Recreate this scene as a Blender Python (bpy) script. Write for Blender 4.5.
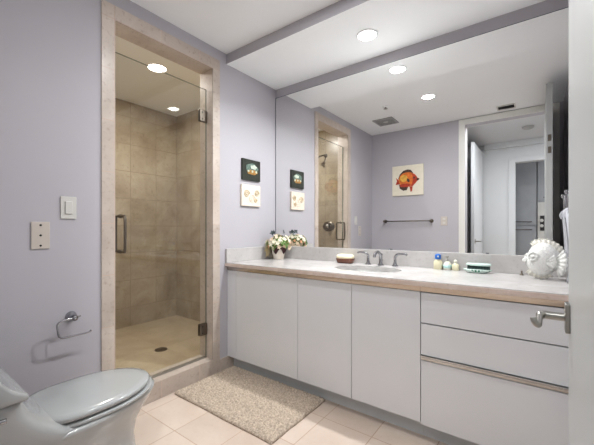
import bpy, bmesh, math, random
from mathutils import Vector, Matrix
for o in list(bpy.data.objects): bpy.data.objects.remove(o)
S = bpy.context.scene
COL = S.collection
PI = math.pi
random.seed(7)

# ------------------------------------------------------------------ camera
cam = bpy.data.cameras.new('camera'); camo = bpy.data.objects.new('camera', cam); COL.objects.link(camo)
camo.location = (2.04, -2.405, 1.14)
camo.rotation_euler = (PI/2, 0, math.atan2(241, 325))
cam.sensor_width = 36; cam.lens = 36*325/594; cam.shift_y = 6/594; cam.clip_start = 0.02
S.camera = camo

# ------------------------------------------------------------------ world, exposure
W = bpy.data.worlds.new('world'); S.world = W; W.use_nodes = True
W.node_tree.nodes['Background'].inputs[0].default_value = (0.75, 0.85, 1.0, 1)
W.node_tree.nodes['Background'].inputs[1].default_value = 0.6
S.view_settings.view_transform = 'Standard'; S.view_settings.look = 'None'
S.view_settings.exposure = 0.64; S.view_settings.gamma = 1; S.view_settings.use_curve_mapping = False

# ------------------------------------------------------------------ lights (the room's own lamps, then added fill lights in hall and kitchen)
def area(name, loc, size, power, col=(1, .95, .88), spread=PI, rot=(0, 0, 0), size_y=None):
    l = bpy.data.lights.new(name, 'AREA'); l.energy = power; l.color = col; l.spread = spread
    l.shape = 'DISK' if size_y is None else 'RECTANGLE'; l.size = size
    if size_y: l.size_y = size_y
    o = bpy.data.objects.new(name, l); COL.objects.link(o); o.location = loc; o.rotation_euler = rot
    return o
area('soffit_lamp_light', (1.09, -.308, 2.472), .06, 19, (.97, .99, 1), 2.7)
area('ceiling_lamp_light', (1.09, -1.257, 2.552), .09, 9.5, (.96, .985, 1))
area('shower_lamp_light', (-.663, -.83, 2.552), .10, 16, (1, .97, .92))
area('hall_fill_light', (3.0, -3.2, 2.54), .5, 15, (.93, .965, 1))  # added fill for the hall, kept out of the mirror's view
area('hall_door_fill_light', (1.72, -2.50, 2.54), .14, 15, (.96, .98, 1))  # added fill hidden above the door head, lights the bathroom from the front
area('kitchen_fill_light', (3.3, -4.9, 2.54), .5, 26, (.95, .97, 1))  # added fill without a fixture, brightens the kitchen

# ------------------------------------------------------------------ materials
def lin(c):
    return tuple(((v/255)/12.92 if v/255 <= .04045 else ((v/255+.055)/1.055)**2.4) for v in c)+(1,)
def mat(name, col, rough=.5, metal=0, var=.03, vscale=6, bump=0, bscale=60, coat=0, spec=.5, trans=0, ior=1.45, detail=3):
    m = bpy.data.materials.new(name); m.use_nodes = True; nt = m.node_tree; b = nt.nodes['Principled BSDF']
    b.inputs['Roughness'].default_value = rough; b.inputs['Metallic'].default_value = metal
    b.inputs['Coat Weight'].default_value = coat; b.inputs['Coat Roughness'].default_value = .08
    b.inputs['Specular IOR Level'].default_value = spec; b.inputs['Transmission Weight'].default_value = trans
    b.inputs['IOR'].default_value = ior
    c = lin(col)
    tc = nt.nodes.new('ShaderNodeTexCoord')
    n = nt.nodes.new('ShaderNodeTexNoise'); n.inputs['Scale'].default_value = vscale; n.inputs['Detail'].default_value = detail
    nt.links.new(tc.outputs['Object'], n.inputs['Vector'])
    r = nt.nodes.new('ShaderNodeValToRGB'); r.color_ramp.elements[0].position = .3; r.color_ramp.elements[1].position = .7
    r.color_ramp.elements[0].color = tuple(v*(1-var) for v in c[:3])+(1,)
    r.color_ramp.elements[1].color = tuple(min(1, v*(1+var)) for v in c[:3])+(1,)
    nt.links.new(n.outputs['Fac'], r.inputs['Fac']); nt.links.new(r.outputs['Color'], b.inputs['Base Color'])
    if bump:
        n2 = nt.nodes.new('ShaderNodeTexNoise'); n2.inputs['Scale'].default_value = bscale
        nt.links.new(tc.outputs['Object'], n2.inputs['Vector'])
        bp = nt.nodes.new('ShaderNodeBump'); bp.inputs['Strength'].default_value = bump; bp.inputs['Distance'].default_value = .01
        nt.links.new(n2.outputs['Fac'], bp.inputs['Height']); nt.links.new(bp.outputs['Normal'], b.inputs['Normal'])
    return m
def stone(name, c1, c2, c3, rough, size=None, axes='xy', off=(0, 0), grout=None, mortar=.003, vein=3.0, fleck=.5):
    """natural stone: clouds, flecks and, when size is given, square tiles with grout"""
    m = bpy.data.materials.new(name); m.use_nodes = True; nt = m.node_tree; b = nt.nodes['Principled BSDF']
    N = nt.nodes.new; L = nt.links.new
    b.inputs['Roughness'].default_value = rough
    tc = N('ShaderNodeTexCoord')
    n = N('ShaderNodeTexNoise'); n.inputs['Scale'].default_value = vein; n.inputs['Detail'].default_value = 8; n.inputs['Roughness'].default_value = .62
    n.inputs['Distortion'].default_value = .6
    L(tc.outputs['Object'], n.inputs['Vector'])
    r = N('ShaderNodeValToRGB'); e = r.color_ramp.elements
    e[0].position = .32; e[0].color = lin(c1); e[1].position = .68; e[1].color = lin(c2)
    L(n.outputs['Fac'], r.inputs['Fac'])
    n2 = N('ShaderNodeTexNoise'); n2.inputs['Scale'].default_value = 45; n2.inputs['Detail'].default_value = 4
    L(tc.outputs['Object'], n2.inputs['Vector'])
    r2 = N('ShaderNodeValToRGB'); r2.color_ramp.elements[0].position = .56; r2.color_ramp.elements[1].position = .74
    r2.color_ramp.elements[0].color = (0, 0, 0, 1); r2.color_ramp.elements[1].color = (fleck, fleck, fleck, 1)
    L(n2.outputs['Fac'], r2.inputs['Fac'])
    mx = N('ShaderNodeMix'); mx.data_type = 'RGBA'
    L(r2.outputs['Color'], mx.inputs[0]); L(r.outputs['Color'], mx.inputs[6]); mx.inputs[7].default_value = lin(c3)
    out = mx.outputs[2]
    if size:
        sp = N('ShaderNodeSeparateXYZ'); L(tc.outputs['Object'], sp.inputs[0])
        cb = N('ShaderNodeCombineXYZ'); idx = {'x': 0, 'y': 1, 'z': 2}
        L(sp.outputs[idx[axes[0]]], cb.inputs[0]); L(sp.outputs[idx[axes[1]]], cb.inputs[1])
        mp = N('ShaderNodeMapping'); mp.inputs['Location'].default_value = (-off[0]+30.5, -off[1]+30.5, 0)
        L(cb.outputs[0], mp.inputs['Vector'])
        br = N('ShaderNodeTexBrick'); br.offset = 0; br.squash = 1
        br.inputs['Scale'].default_value = 1; br.inputs['Brick Width'].default_value = size; br.inputs['Row Height'].default_value = size
        br.inputs['Mortar Size'].default_value = mortar; br.inputs['Mortar Smooth'].default_value = .2; br.inputs['Bias'].default_value = 0
        br.inputs['Color1'].default_value = (1, 1, 1, 1); br.inputs['Color2'].default_value = (.86, .85, .84, 1); br.inputs['Mortar'].default_value = (1, 1, 1, 1)
        L(mp.outputs[0], br.inputs['Vector'])
        ml = N('ShaderNodeMix'); ml.data_type = 'RGBA'; ml.blend_type = 'MULTIPLY'; ml.inputs[0].default_value = 1
        L(out, ml.inputs[6]); L(br.outputs['Color'], ml.inputs[7])
        m3 = N('ShaderNodeMix'); m3.data_type = 'RGBA'
        L(br.outputs['Fac'], m3.inputs[0]); L(ml.outputs[2], m3.inputs[6]); m3.inputs[7].default_value = lin(grout)
        out = m3.outputs[2]
        bp = N('ShaderNodeBump'); bp.inputs['Strength'].default_value = .25; bp.inputs['Distance'].default_value = .002; bp.invert = True
        L(br.outputs['Fac'], bp.inputs['Height']); L(bp.outputs['Normal'], b.inputs['Normal'])
    L(out, b.inputs['Base Color'])
    return m
def emit(name, col, s):
    m = bpy.data.materials.new(name); m.use_nodes = True; b = m.node_tree.nodes['Principled BSDF']
    b.inputs['Base Color'].default_value = col; b.inputs['Emission Color'].default_value = col; b.inputs['Emission Strength'].default_value = s
    return m
M = {}
M['lav'] = mat('lavender_paint', (178, 175, 181), .6, var=.012, vscale=2, bump=.03, bscale=180)
M['ceil'] = mat('ceiling_paint', (244, 246, 247), .8, var=.008, vscale=2)
M['hallwhite'] = mat('hall_paint', (212, 214, 216), .7, var=.01)
M['casing'] = mat('casing_paint', (222, 221, 216), .4, var=.01)
M['door'] = mat('door_lacquer', (170, 171, 170), .35, var=.01, vscale=3)
M['cab'] = mat('cabinet_lacquer', (218, 219, 221), .22, var=.008, coat=.4)
M['kick'] = mat('plinth_grey', (196, 199, 200), .4, var=.02)
M['dark'] = mat('dark_gap', (42, 40, 40), .7)
M['chrome'] = mat('chrome', (164, 164, 168), .12, 1, var=.02)
M['chan'] = mat('steel_channel_floor_tint', (186, 176, 164), .18, 1, var=.04, vscale=4)  # warm tint stands in for the brown floor reflected in the steel
M['steel'] = mat('polished_steel', (214, 212, 208), .22, 1, var=.03)
M['nickel'] = mat('brushed_nickel', (168, 166, 160), .33, 1, var=.04)
M['bronze'] = mat('pewter_metal', (120, 112, 102), .3, 1, var=.05)
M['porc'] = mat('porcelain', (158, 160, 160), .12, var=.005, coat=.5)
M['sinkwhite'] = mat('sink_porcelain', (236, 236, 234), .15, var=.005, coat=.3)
M['plastic'] = mat('white_plastic', (202, 200, 195), .35, var=.01)
M['cream'] = mat('cream_plate', (194, 185, 176), .4, var=.02)
M['counter'] = stone('counter_marble', (196, 193, 191), (178, 174, 172), (154, 146, 141), .2, vein=5, fleck=.4)
M['counter_edge'] = stone('counter_edge_bounce_tone', (216, 200, 190), (200, 180, 168), (176, 150, 136), .3, vein=8)  # marble edge tinted pinkish for the floor's bounce on its shaded front
BE = ((188, 175, 153), (152, 135, 112), (132, 110, 88))
G = (144, 126, 103)
M['sh_x'] = stone('shower_tile_side', *BE, .3, .305, 'yz', (.03, .255), G)
M['sh_y'] = stone('shower_tile_end', *BE, .3, .305, 'xz', (-.12, .255), G)
M['sh_f'] = stone('shower_tile_floor', (196, 180, 155), (174, 155, 128), (152, 130, 106), .35, .61, 'xy', (-.14, -.12), (168, 144, 116))
PK = ((206, 194, 183), (180, 166, 155), (156, 134, 120))
M['trim_x'] = stone('trim_marble', *PK, .3, .305, 'yz', (.03, .255), (196, 172, 156), .002)
M['trim_p'] = stone('trim_marble_plain', *PK, .3)
M['floor'] = stone('floor_tile', (212, 197, 184), (197, 178, 164), (184, 162, 146), .28, .305, 'xy', (.09, .18), (176, 150, 131), .003, vein=2.2, fleck=.25)
M['hallfloor'] = stone('hall_floor_stone', (176, 146, 118), (150, 118, 90), (130, 98, 72), .25, .30, 'xy', (0, 0), (120, 92, 70))
M['greycab'] = mat('grey_kitchen_front', (158, 161, 165), .3, var=.04, vscale=8)
M['darkpanel'] = mat('smoked_closet_panel', (112, 114, 118), .15, var=.1, vscale=3)
M['lens'] = emit('lamp_lens', (1, .97, .92, 1), 14)
M['lens_w'] = emit('lamp_lens_warm', (1, .93, .8, 1), 12)
M['mirror'] = mat('mirror_silver', (243, 243, 242), .0, 1, var=0)
M['mirror_edge'] = mat('mirror_edge', (86, 92, 96), .3, .3)

# thin clear glass (a solid pane, transparent shadows through glass transmission)
def glass(name, tint, rough=0, ior=1.45):
    m = bpy.data.materials.new(name); m.use_nodes = True; nt = m.node_tree
    for n in list(nt.nodes):
        if n.type == 'BSDF_PRINCIPLED': nt.nodes.remove(n)
    out = [n for n in nt.nodes if n.type == 'OUTPUT_MATERIAL'][0]
    tr = nt.nodes.new('ShaderNodeBsdfTransparent'); tr.inputs[0].default_value = tint
    gl = nt.nodes.new('ShaderNodeBsdfGlossy'); gl.inputs['Roughness'].default_value = rough
    fr = nt.nodes.new('ShaderNodeFresnel'); ge = nt.nodes.new('ShaderNodeNewGeometry'); mr_ = nt.nodes.new('ShaderNodeMapRange')
    mr_.inputs['To Min'].default_value = ior; mr_.inputs['To Max'].default_value = 1/ior
    nt.links.new(ge.outputs['Backfacing'], mr_.inputs['Value']); nt.links.new(mr_.outputs[0], fr.inputs['IOR'])
    mx = nt.nodes.new('ShaderNodeMixShader')
    nt.links.new(fr.outputs[0], mx.inputs[0]); nt.links.new(tr.outputs[0], mx.inputs[1]); nt.links.new(gl.outputs[0], mx.inputs[2])
    nt.links.new(mx.outputs[0], out.inputs['Surface'])
    return m
M['glass'] = glass('clear_glass', (.95, .955, .94, 1), 0, 1.5)
M['glass_edge'] = mat('glass_edge_green', (126, 132, 124), .1, var=.05)

# ------------------------------------------------------------------ mesh helpers
def wloc(o):
    v = Vector((0, 0, 0))
    while o: v += Vector(o.location); o = o.parent
    return v
def obj(name, bm, m, parent=None, base=None, bevel=0, seg=2, smooth=False, sub=0):
    """bm is in world coordinates; links it as one mesh object with its origin at base or at its parent"""
    me = bpy.data.meshes.new(name)
    org = wloc(parent) if parent else Vector(base or (0, 0, 0))
    bmesh.ops.recalc_face_normals(bm, faces=bm.faces[:])
    bmesh.ops.translate(bm, verts=bm.verts[:], vec=-org)
    bm.to_mesh(me); bm.free()
    if isinstance(m, (list, tuple)):
        for k in m: me.materials.append(k)
    else: me.materials.append(m)
    o = bpy.data.objects.new(name, me); COL.objects.link(o)
    if parent: o.parent = parent
    else: o.location = org
    if smooth:
        for p in me.polygons: p.use_smooth = True
    if bevel:
        b = o.modifiers.new('bevel', 'BEVEL'); b.width = bevel; b.segments = seg; b.limit_method = 'ANGLE'
    if sub:
        s = o.modifiers.new('sub', 'SUBSURF'); s.levels = sub; s.render_levels = sub
    return o
def thing(name, label, cat, loc=(0, 0, 0), group=None):
    o = bpy.data.objects.new(name, None); COL.objects.link(o); o.location = loc; o.empty_display_size = .1
    return tag(o, label, cat, group)
def tag(o, label, cat, group=None):
    o['label'] = label; o['category'] = cat
    if group: o['group'] = group
    return o
def struct(name, bm, m, **k):
    o = obj(name, bm, m, **k); o['kind'] = 'structure'; return o
def box(bm, x0, x1, y0, y1, z0, z1, mi=0):
    v = [bm.verts.new(p) for p in ((x0, y0, z0), (x1, y0, z0), (x1, y1, z0), (x0, y1, z0), (x0, y0, z1), (x1, y0, z1), (x1, y1, z1), (x0, y1, z1))]
    for f in ((0, 3, 2, 1), (4, 5, 6, 7), (0, 1, 5, 4), (1, 2, 6, 5), (2, 3, 7, 6), (3, 0, 4, 7)):
        fc = bm.faces.new([v[i] for i in f]); fc.material_index = mi
    return bm
def B(*a):
    return box(bmesh.new(), *a)
def basis(axis):
    a = Vector(axis).normalized(); t = Vector((0, 0, 1)) if abs(a.z) < .9 else Vector((1, 0, 0))
    u = a.cross(t).normalized(); return a, u, a.cross(u)
def lathe(bm, prof, c, axis=(0, 0, 1), n=24, sx=1, sy=1):
    """prof: (radius, height along axis)"""
    a, u, w = basis(axis); c = Vector(c); rings = []
    for r, h in prof:
        if r < 1e-5: rings.append([bm.verts.new(c+a*h)])
        else: rings.append([bm.verts.new(c+a*h+u*(r*sx*math.cos(2*PI*k/n))+w*(r*sy*math.sin(2*PI*k/n))) for k in range(n)])
    for p, q in zip(rings, rings[1:]):
        for k in range(n):
            k2 = (k+1) % n
            if len(p) == 1 and len(q) == 1: continue
            if len(p) == 1: bm.faces.new((p[0], q[k], q[k2]))
            elif len(q) == 1: bm.faces.new((p[k], q[0], p[k2]))
            else: bm.faces.new((p[k], q[k], q[k2], p[k2]))
    for rr in (rings[0], rings[-1]):
        if len(rr) > 1: bm.faces.new(rr)
    return bm
def tube(bm, pts, r, n=12, flat=1.0):
    pts = [Vector(p) for p in pts]; rings = []
    rs = r if isinstance(r, (list, tuple)) else [r]*len(pts)
    prev = None
    for i, p in enumerate(pts):
        d = (pts[min(i+1, len(pts)-1)]-pts[max(i-1, 0)]).normalized()
        if prev is None: _, u, w = basis(d)
        else:
            u = (prev-d*prev.dot(d)).normalized(); w = d.cross(u)
        prev = u
        rings.append([bm.verts.new(p+u*(rs[i]*math.cos(2*PI*k/n))+w*(rs[i]*flat*math.sin(2*PI*k/n))) for k in range(n)])
    for a, b in zip(rings, rings[1:]):
        for k in range(n): bm.faces.new((a[k], b[k], b[(k+1) % n], a[(k+1) % n]))
    bm.faces.new(rings[0]); bm.faces.new(rings[-1])
    return bm
def smoothpath(pts, k=6):
    pts = [Vector(p) for p in pts]; out = []
    P = [pts[0]]+pts+[pts[-1]]
    for i in range(1, len(P)-2):
        for j in range(k):
            t = j/k; a, b, c, d = P[i-1], P[i], P[i+1], P[i+2]
            out.append(.5*((2*b)+(c-a)*t+(2*a-5*b+4*c-d)*t*t+(3*b-a-3*c+d)*t**3))
    out.append(pts[-1]); return out
def loft(bm, rings):
    R = [[bm.verts.new(p) for p in r] for r in rings]; n = len(R[0])
    for a, b in zip(R, R[1:]):
        for k in range(n): bm.faces.new((a[k], b[k], b[(k+1) % n], a[(k+1) % n]))
    bm.faces.new(R[0]); bm.faces.new(R[-1]); return bm
def poly(bm, pts, thick, mi=0):
    """extrude planar outline pts by the vector thick"""
    t = Vector(thick); a = [bm.verts.new(p) for p in pts]; b = [bm.verts.new(Vector(p)+t) for p in pts]; n = len(a)
    fs = [bm.faces.new(a), bm.faces.new(b)]+[bm.faces.new((a[i], a[(i+1) % n], b[(i+1) % n], b[i])) for i in range(n)]
    for f in fs: f.material_index = mi
    return bm
def dup(o, loc=None, parent=None):
    c = o.copy(); COL.objects.link(c)
    if parent: c.parent = parent
    if loc is not None: c.location = loc
    for ch in list(o.children):
        g = ch.copy(); COL.objects.link(g); g.parent = c
        for h in ch.children:
            q = h.copy(); COL.objects.link(q); q.parent = g
    return c

# ------------------------------------------------------------------ setting: bathroom shell
CH, SO = 2.56, 2.48
BW = -2.28                                     # back wall face
struct('floor', B(-.14, 2.39, -2.40, .12, -.1, 0), M['floor'])
bm = B(-.12, 2.39, -2.40, .12, CH, CH+.1)
struct('ceiling', bm, M['ceil'])
bm = B(0, 2.27, -.62, 0, SO, CH-.001, 0)
o = struct('ceiling_soffit', bm, [M['lav'], M['ceil']])
for p in o.data.polygons:
    if abs(p.normal.z) > .9: p.material_index = 1
struct('wall_vanity', B(-.14, 2.39, 0, .12, 0, CH), M['lav'])
struct('wall_right', B(2.27, 2.39, -2.28, 0, 0, CH), M['lav'])
bm = bmesh.new()                               # left wall with the shower opening
OY0, OY1, OZ0, OZ1 = -1.494, -.760, .12, 2.39
box(bm, -.13, 0, BW, OY0, 0, CH); box(bm, -.13, 0, OY1, 0, 0, CH); box(bm, -.13, 0, OY0, OY1, OZ1, CH)
struct('wall_left', bm, M['lav'])
bm = bmesh.new()                               # back wall with the doorway
DX0, DX1, DZ = 1.285, 2.16, 2.48
box(bm, -.13, DX0, -2.40, BW, 0, CH); box(bm, DX1, 2.39, -2.40, BW, 0, CH); box(bm, DX0, DX1, -2.40, BW, DZ, CH)
struct('wall_back', bm, M['lav'])
bm = bmesh.new()
for y0, y1 in ((BW, BW+.018), (-2.418, -2.40)):
    box(bm, DX0-.075, DX0, y0, y1, 0, DZ+.07); box(bm, DX1, DX1+.075, y0, y1, 0, DZ+.07); box(bm, DX0, DX1, y0, y1, DZ, DZ+.07)
struct('trim_1', bm, M['casing'], bevel=.003)
# shower surround: marble band on the wall, reveal lining, curb
bm = bmesh.new()
box(bm, 0, .008, OY0-.072, OY0+.004, .0, OZ1+.084); box(bm, 0, .008, OY1-.004, OY1+.066, 0, OZ1+.084); box(bm, 0, .008, OY0+.004, OY1-.004, OZ1-.004, OZ1+.084)
struct('trim_2', bm, M['trim_x'], bevel=.0015)
bm = bmesh.new()
box(bm, -.15, .004, OY0-.01, OY0+.004, OZ0, OZ1); box(bm, -.15, .004, OY1-.004, OY1+.01, OZ0, OZ1); box(bm, -.15, .004, OY0, OY1, OZ1-.004, OZ1+.01)
struct('trim_3', bm, M['trim_p'])
struct('trim_4', B(-.16, .006, OY0, OY1, 0, OZ0), M['trim_x'], bevel=.003)
struct('baseboard_left', B(0, .012, OY1+.066, -.55, 0, .10), M['trim_p'], bevel=.002)
struct('baseboard_left_rear', B(0, .012, BW, OY0-.072, 0, .10), M['trim_p'], bevel=.002)
struct('baseboard_back', B(.012, DX0-.075, BW, BW+.012, 0, .10), M['trim_p'], bevel=.002)
# shower room
struct('floor_shower', B(-1.65, -.14, -1.62, 0, -.1, .04), M['sh_f'])
struct('ceiling_shower', B(-1.77, -.13, -1.74, .12, CH, CH+.1), M['ceil'])
struct('wall_shower_far', B(-1.77, -1.65, -1.74, .12, -.1, CH), M['sh_x'])
struct('wall_shower_right', B(-1.65, -.14, 0, .12, -.1, CH), M['sh_y'])
struct('wall_shower_left', B(-1.65, -.14, -1.74, -1.62, -.1, CH), M['sh_y'])
bm = bmesh.new()
box(bm, -.145, -.13, -1.62, OY0-.01, 0, CH); box(bm, -.145, -.13, OY1+.01, 0, 0, CH); box(bm, -.145, -.13, OY0-.01, OY1+.01, OZ1+.01, CH)
struct('wall_shower_front', bm, M['sh_x'])

# ------------------------------------------------------------------ setting: hall and kitchen seen in the mirror
struct('floor_hall', B(.9, 4.2, -6.0, -2.40, -.1, 0), M['hallfloor'])
struct('ceiling_hall', B(.9, 4.2, -6.0, -2.40, CH, CH+.1), M['hallwhite'])
struct('wall_hall_left', B(.9, 1.02, -4.1, -2.40, 0, CH), M['darkpanel'])
struct('wall_hall_right', B(4.2, 4.3, -6.1, -2.40, 0, CH), M['hallwhite'])
struct('wall_hall_front', B(2.39, 4.2, -2.40, -2.30, 0, CH), M['hallwhite'])
bm = bmesh.new(); HX0, HX1, HZ = 1.74, 2.75, 2.22
box(bm, .9, HX0, -4.12, -4.0, 0, CH); box(bm, HX1, 4.2, -4.12, -4.0, 0, CH); box(bm, HX0, HX1, -4.12, -4.0, HZ, CH)
struct('wall_hall_end', bm, M['hallwhite'])
bm = bmesh.new()
box(bm, HX0-.09, HX0, -4.0, -3.98, 0, HZ+.07); box(bm, HX1, HX1+.09, -4.0, -3.98, 0, HZ+.07); box(bm, HX0, HX1, -4.0, -3.98, HZ, HZ+.07)
struct('trim_5', bm, M['hallwhite'], bevel=.003)
struct('trim_6', B(1.30, 4.2, -4.0, -3.93, 2.47, CH), M['hallwhite'], bevel=.004)
struct('wall_kitchen_back', B(.9, 4.2, -6.1, -6.0, 0, CH), M['hallwhite'])
struct('wall_kitchen_left', B(.9, 1.0, -6.0, -4.12, 0, CH), M['hallwhite'])

# hall door standing open
hd = thing('interior_door', 'white flush door standing open in the hall, reflected in the mirror left of the grey cupboards', 'door', (1.26, -3.95, 0))
obj('door_leaf', B(1.24, 1.285, -3.95, -3.02, .01, 2.42), M['hallwhite'], hd, bevel=.002)
def lever_set(parent, x, y, z, dx, dy, m, rose_h=.068, name='handle'):
    """lever handle on a face looking along dx, the grip running along dy"""
    bm = bmesh.new()
    xa, xb = sorted((x, x+dx*.009))
    box(bm, xa, xb, y-.02, y+.02, z-rose_h/2, z+rose_h/2)
    h = obj(name, bm, m, parent, bevel=.002)
    bm = bmesh.new()
    tube(bm, smoothpath([(x+dx*.006, y, z), (x+dx*.040, y, z), (x+dx*.052, y+dy*.004, z), (x+dx*.057, y+dy*.02, z-.002), (x+dx*.058, y+dy*.055, z-.007), (x+dx*.060, y+dy*.072, z-.010), (x+dx*.066, y+dy*.074, z-.004), (x+dx*.069, y+dy*.072, z+.006)], 5), [.0095]*14+[.0065]*22, 14)
    obj('lever', bm, m, h, smooth=True)
    return h
lever_set(hd, 1.285, -3.08, .95, 1, -1, M['nickel'])

# kitchen cupboards
kc = thing('kitchen_cupboard', 'tall grey two-door kitchen cupboard seen through the hall opening in the mirror', 'cupboard', (1.7, -5.4, 0))
obj('body', B(1.30, 2.02, -5.75, -5.22, 0, 2.5), M['greycab'], kc)
for z0, z1, hz in ((.1, 1.18, 1.12), (1.21, 2.5, 1.27)):
    d = obj('door', B(1.31, 2.015, -5.22, -5.20, z0, z1), M['greycab'], kc, bevel=.003)
    bm = bmesh.new(); tube(bm, [(1.45, -5.17, hz), (1.95, -5.17, hz)], .008, 8); box(bm, 1.47, 1.485, -5.20, -5.17, hz-.006, hz+.006); box(bm, 1.915, 1.93, -5.20, -5.17, hz-.006, hz+.006)
    obj('handle', bm, M['chrome'], d)
ov = thing('oven_cupboard', 'grey tall cupboard housing a white built-in oven, reflected right of the plain grey cupboard', 'cupboard', (2.4, -5.4, 0))
obj('body', B(2.03, 2.75, -5.75, -5.22, 0, 2.5), M['greycab'], ov)
for z0, z1 in ((1.66, 2.5), (.62, .88), (.36, .60), (.1, .34)):
    d = obj('drawer_front', B(2.035, 2.74, -5.22, -5.20, z0, z1), M['greycab'], ov, bevel=.003)
    hz = z1-.05 if z1 < 1 else z0+.06
    bm = bmesh.new(); tube(bm, [(2.12, -5.17, hz), (2.65, -5.17, hz)], .008, 8); box(bm, 2.15, 2.165, -5.20, -5.17, hz-.006, hz+.006); box(bm, 2.6, 2.615, -5.20, -5.17, hz-.006, hz+.006)
    obj('handle', bm, M['chrome'], d)
of = obj('oven', B(2.035, 2.74, -5.22, -5.19, .91, 1.63), M['plastic'], ov, bevel=.004)
obj('oven_window', B(2.07, 2.60, -5.192, -5.185, 1.10, 1.38), M['dark'], of)
for zz in (1.19, 1.29): obj('dial', lathe(bmesh.new(), [(.03, 0), (.028, .02), (0, .022)], (2.095, -5.186, zz), (0, 1, 0), 16), M['plastic'], of)

# ------------------------------------------------------------------ bathroom door, opened to the right
bd = thing('room_door', 'tall pale grey bathroom door opened against the right wall, nearest the camera', 'door', (2.13, -2.26, 0))
obj('door_leaf', B(2.10, 2.148, -2.27, -1.37, .012, 2.47), M['door'], bd, bevel=.002)
lever_set(bd, 2.10, -1.41, .93, -1, -1, M['nickel'])
lever_set(bd, 2.148, -1.41, .93, 1, -1, M['nickel'])
for zz in (1.97, 1.86): obj('latch_plate', B(2.112, 2.137, -1.371, -1.367, zz-.03, zz+.03), M['bronze'], bd)
for zz in (.25, 1.25, 2.2): obj('hinge', lathe(bmesh.new(), [(.007, 0), (.007, .09)], (2.153, -2.265, zz), (0, 0, 1), 10), M['nickel'], bd)

# ------------------------------------------------------------------ vanity
YF = -.61
def channel(x0, x1, z0, z1):
    prof = [(YF+.021, z1), (YF-.014, z1), (YF-.014, z1-.002), (YF-.007, (z0+z1)/2), (YF-.002, z0+.001), (YF-.002, z0), (YF+.021, z0)]
    return poly(bmesh.new(), [(x0, y, z) for y, z in prof], (x1-x0, 0, 0))
def cabinet(x0, x1, label, fronts, filler=None, group='white vanity base units'):
    t = thing('vanity_cabinet', label, 'cabinet', ((x0+x1)/2, -.3, 0), group)
    bm = bmesh.new(); a_, b_ = x0+.0005, x1-.0005
    box(bm, a_, a_+.016, YF+.022, -.0225, .10, .801); box(bm, b_-.016, b_, YF+.022, -.0225, .10, .801)
    box(bm, a_+.016, b_-.016, -.04, -.0225, .10, .66); box(bm, a_+.016, b_-.016, YF+.022, -.04, .10, .116); box(bm, a_+.016, b_-.016, YF+.022, YF+.038, .116, .801)
    obj('body', bm, M['dark'], t)
    obj('plinth', B(x0+.0005, x1-.0005, -.55, -.53, 0, .10), M['kick'], t)
    obj('pull_channel', channel(x0+.0005, x1-.0005, .803, .8345), M['chan'], t)
    if filler: obj('filler_panel', B(filler[0], filler[1], YF, YF+.02, .10, .800), M['cab'], t, bevel=.001)
    for nm, a, b, z0, z1 in fronts:
        obj(nm, B(a+.0018, b-.0018, YF, YF+.02, z0, z1), M['cab'], t, bevel=.0012)
    return t
cabinet(.001, .714, 'white vanity unit with one wide door, leftmost, against the shower wall', [('door', .102, .714, .10, .800)], (.001, .101))
cabinet(.714, 1.124, 'white single-door vanity unit below the sink, second from the left', [('door', .714, 1.124, .10, .800)])
cabinet(1.124, 1.534, 'white single-door vanity unit just left of the drawer unit', [('door', 1.124, 1.534, .10, .800)])
dr = cabinet(1.534, 2.269, 'white vanity unit with three wide drawers and a steel channel', [('drawer', 1.534, 2.268, .637, .798), ('drawer', 1.534, 2.268, .466, .631), ('drawer', 1.534, 2.268, .09, .434)])
obj('pull_channel', channel(1.536, 2.267, .439, .463), M['steel'], dr)

SX, SY, RX, RY = 1.09, -.315, .235, .165
ct = thing('countertop', 'long white marble countertop with backsplash above the white cabinets', 'countertop', (1.13, -.31, .835))
bm = bmesh.new(); X0, X1, Y0, Y1, Z0, Z1 = .001, 2.269, -.635, -.001, .835, .863
n = 64; cx0, cx1 = .75, 1.39
rings = []
def rectpt(a):
    hx0, hy0 = cx0-SX, Y0-SY; c_, s_ = math.cos(a), math.sin(a)
    t = 1e9
    if c_ > 1e-9: t = min(t, (cx1-SX)/c_)
    if c_ < -1e-9: t = min(t, (cx0-SX)/c_)
    if s_ > 1e-9: t = min(t, (Y1-SY)/s_)
    if s_ < -1e-9: t = min(t, (Y0-SY)/s_)
    return SX+c_*t, SY+s_*t
angs = sorted([2*PI*k/n for k in range(n)]+[math.atan2(yy-SY, xx-SX) % (2*PI) for xx in (cx0, cx1) for yy in (Y0, Y1)])
for z in (Z0, Z1):
    inn = [bm.verts.new((SX+RX*math.cos(a), SY+RY*math.sin(a), z)) for a in angs]
    out = [bm.verts.new((*rectpt(a), z)) for a in angs]
    rings.append((inn, out)); k = len(angs)
    for i in range(k): bm.faces.new((inn[i], out[i], out[(i+1) % k], inn[(i+1) % k]))
(i0, o0), (i1, o1) = rings
for i in range(k):
    bm.faces.new((i0[i], i0[(i+1) % k], i1[(i+1) % k], i1[i])); bm.faces.new((o0[i], o1[i], o1[(i+1) % k], o0[(i+1) % k]))
box(bm, X0, cx0, Y0, Y1, Z0, Z1); box(bm, cx1, X1, Y0, Y1, Z0, Z1)
obj('slab', bm, M['counter'], ct)
obj('front_edge', B(X0, X1, Y0-.003, Y0-.0002, Z0, Z1-.004), M['counter_edge'], ct, bevel=.001)
obj('backsplash', B(.021, 2.269, -.020, -.001, Z1, .9765), M['counter'], ct, bevel=.002)
obj('side_splash', B(.001, .020, Y0+.002, -.001, Z1, .975), M['counter'], ct, bevel=.002)
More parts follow.
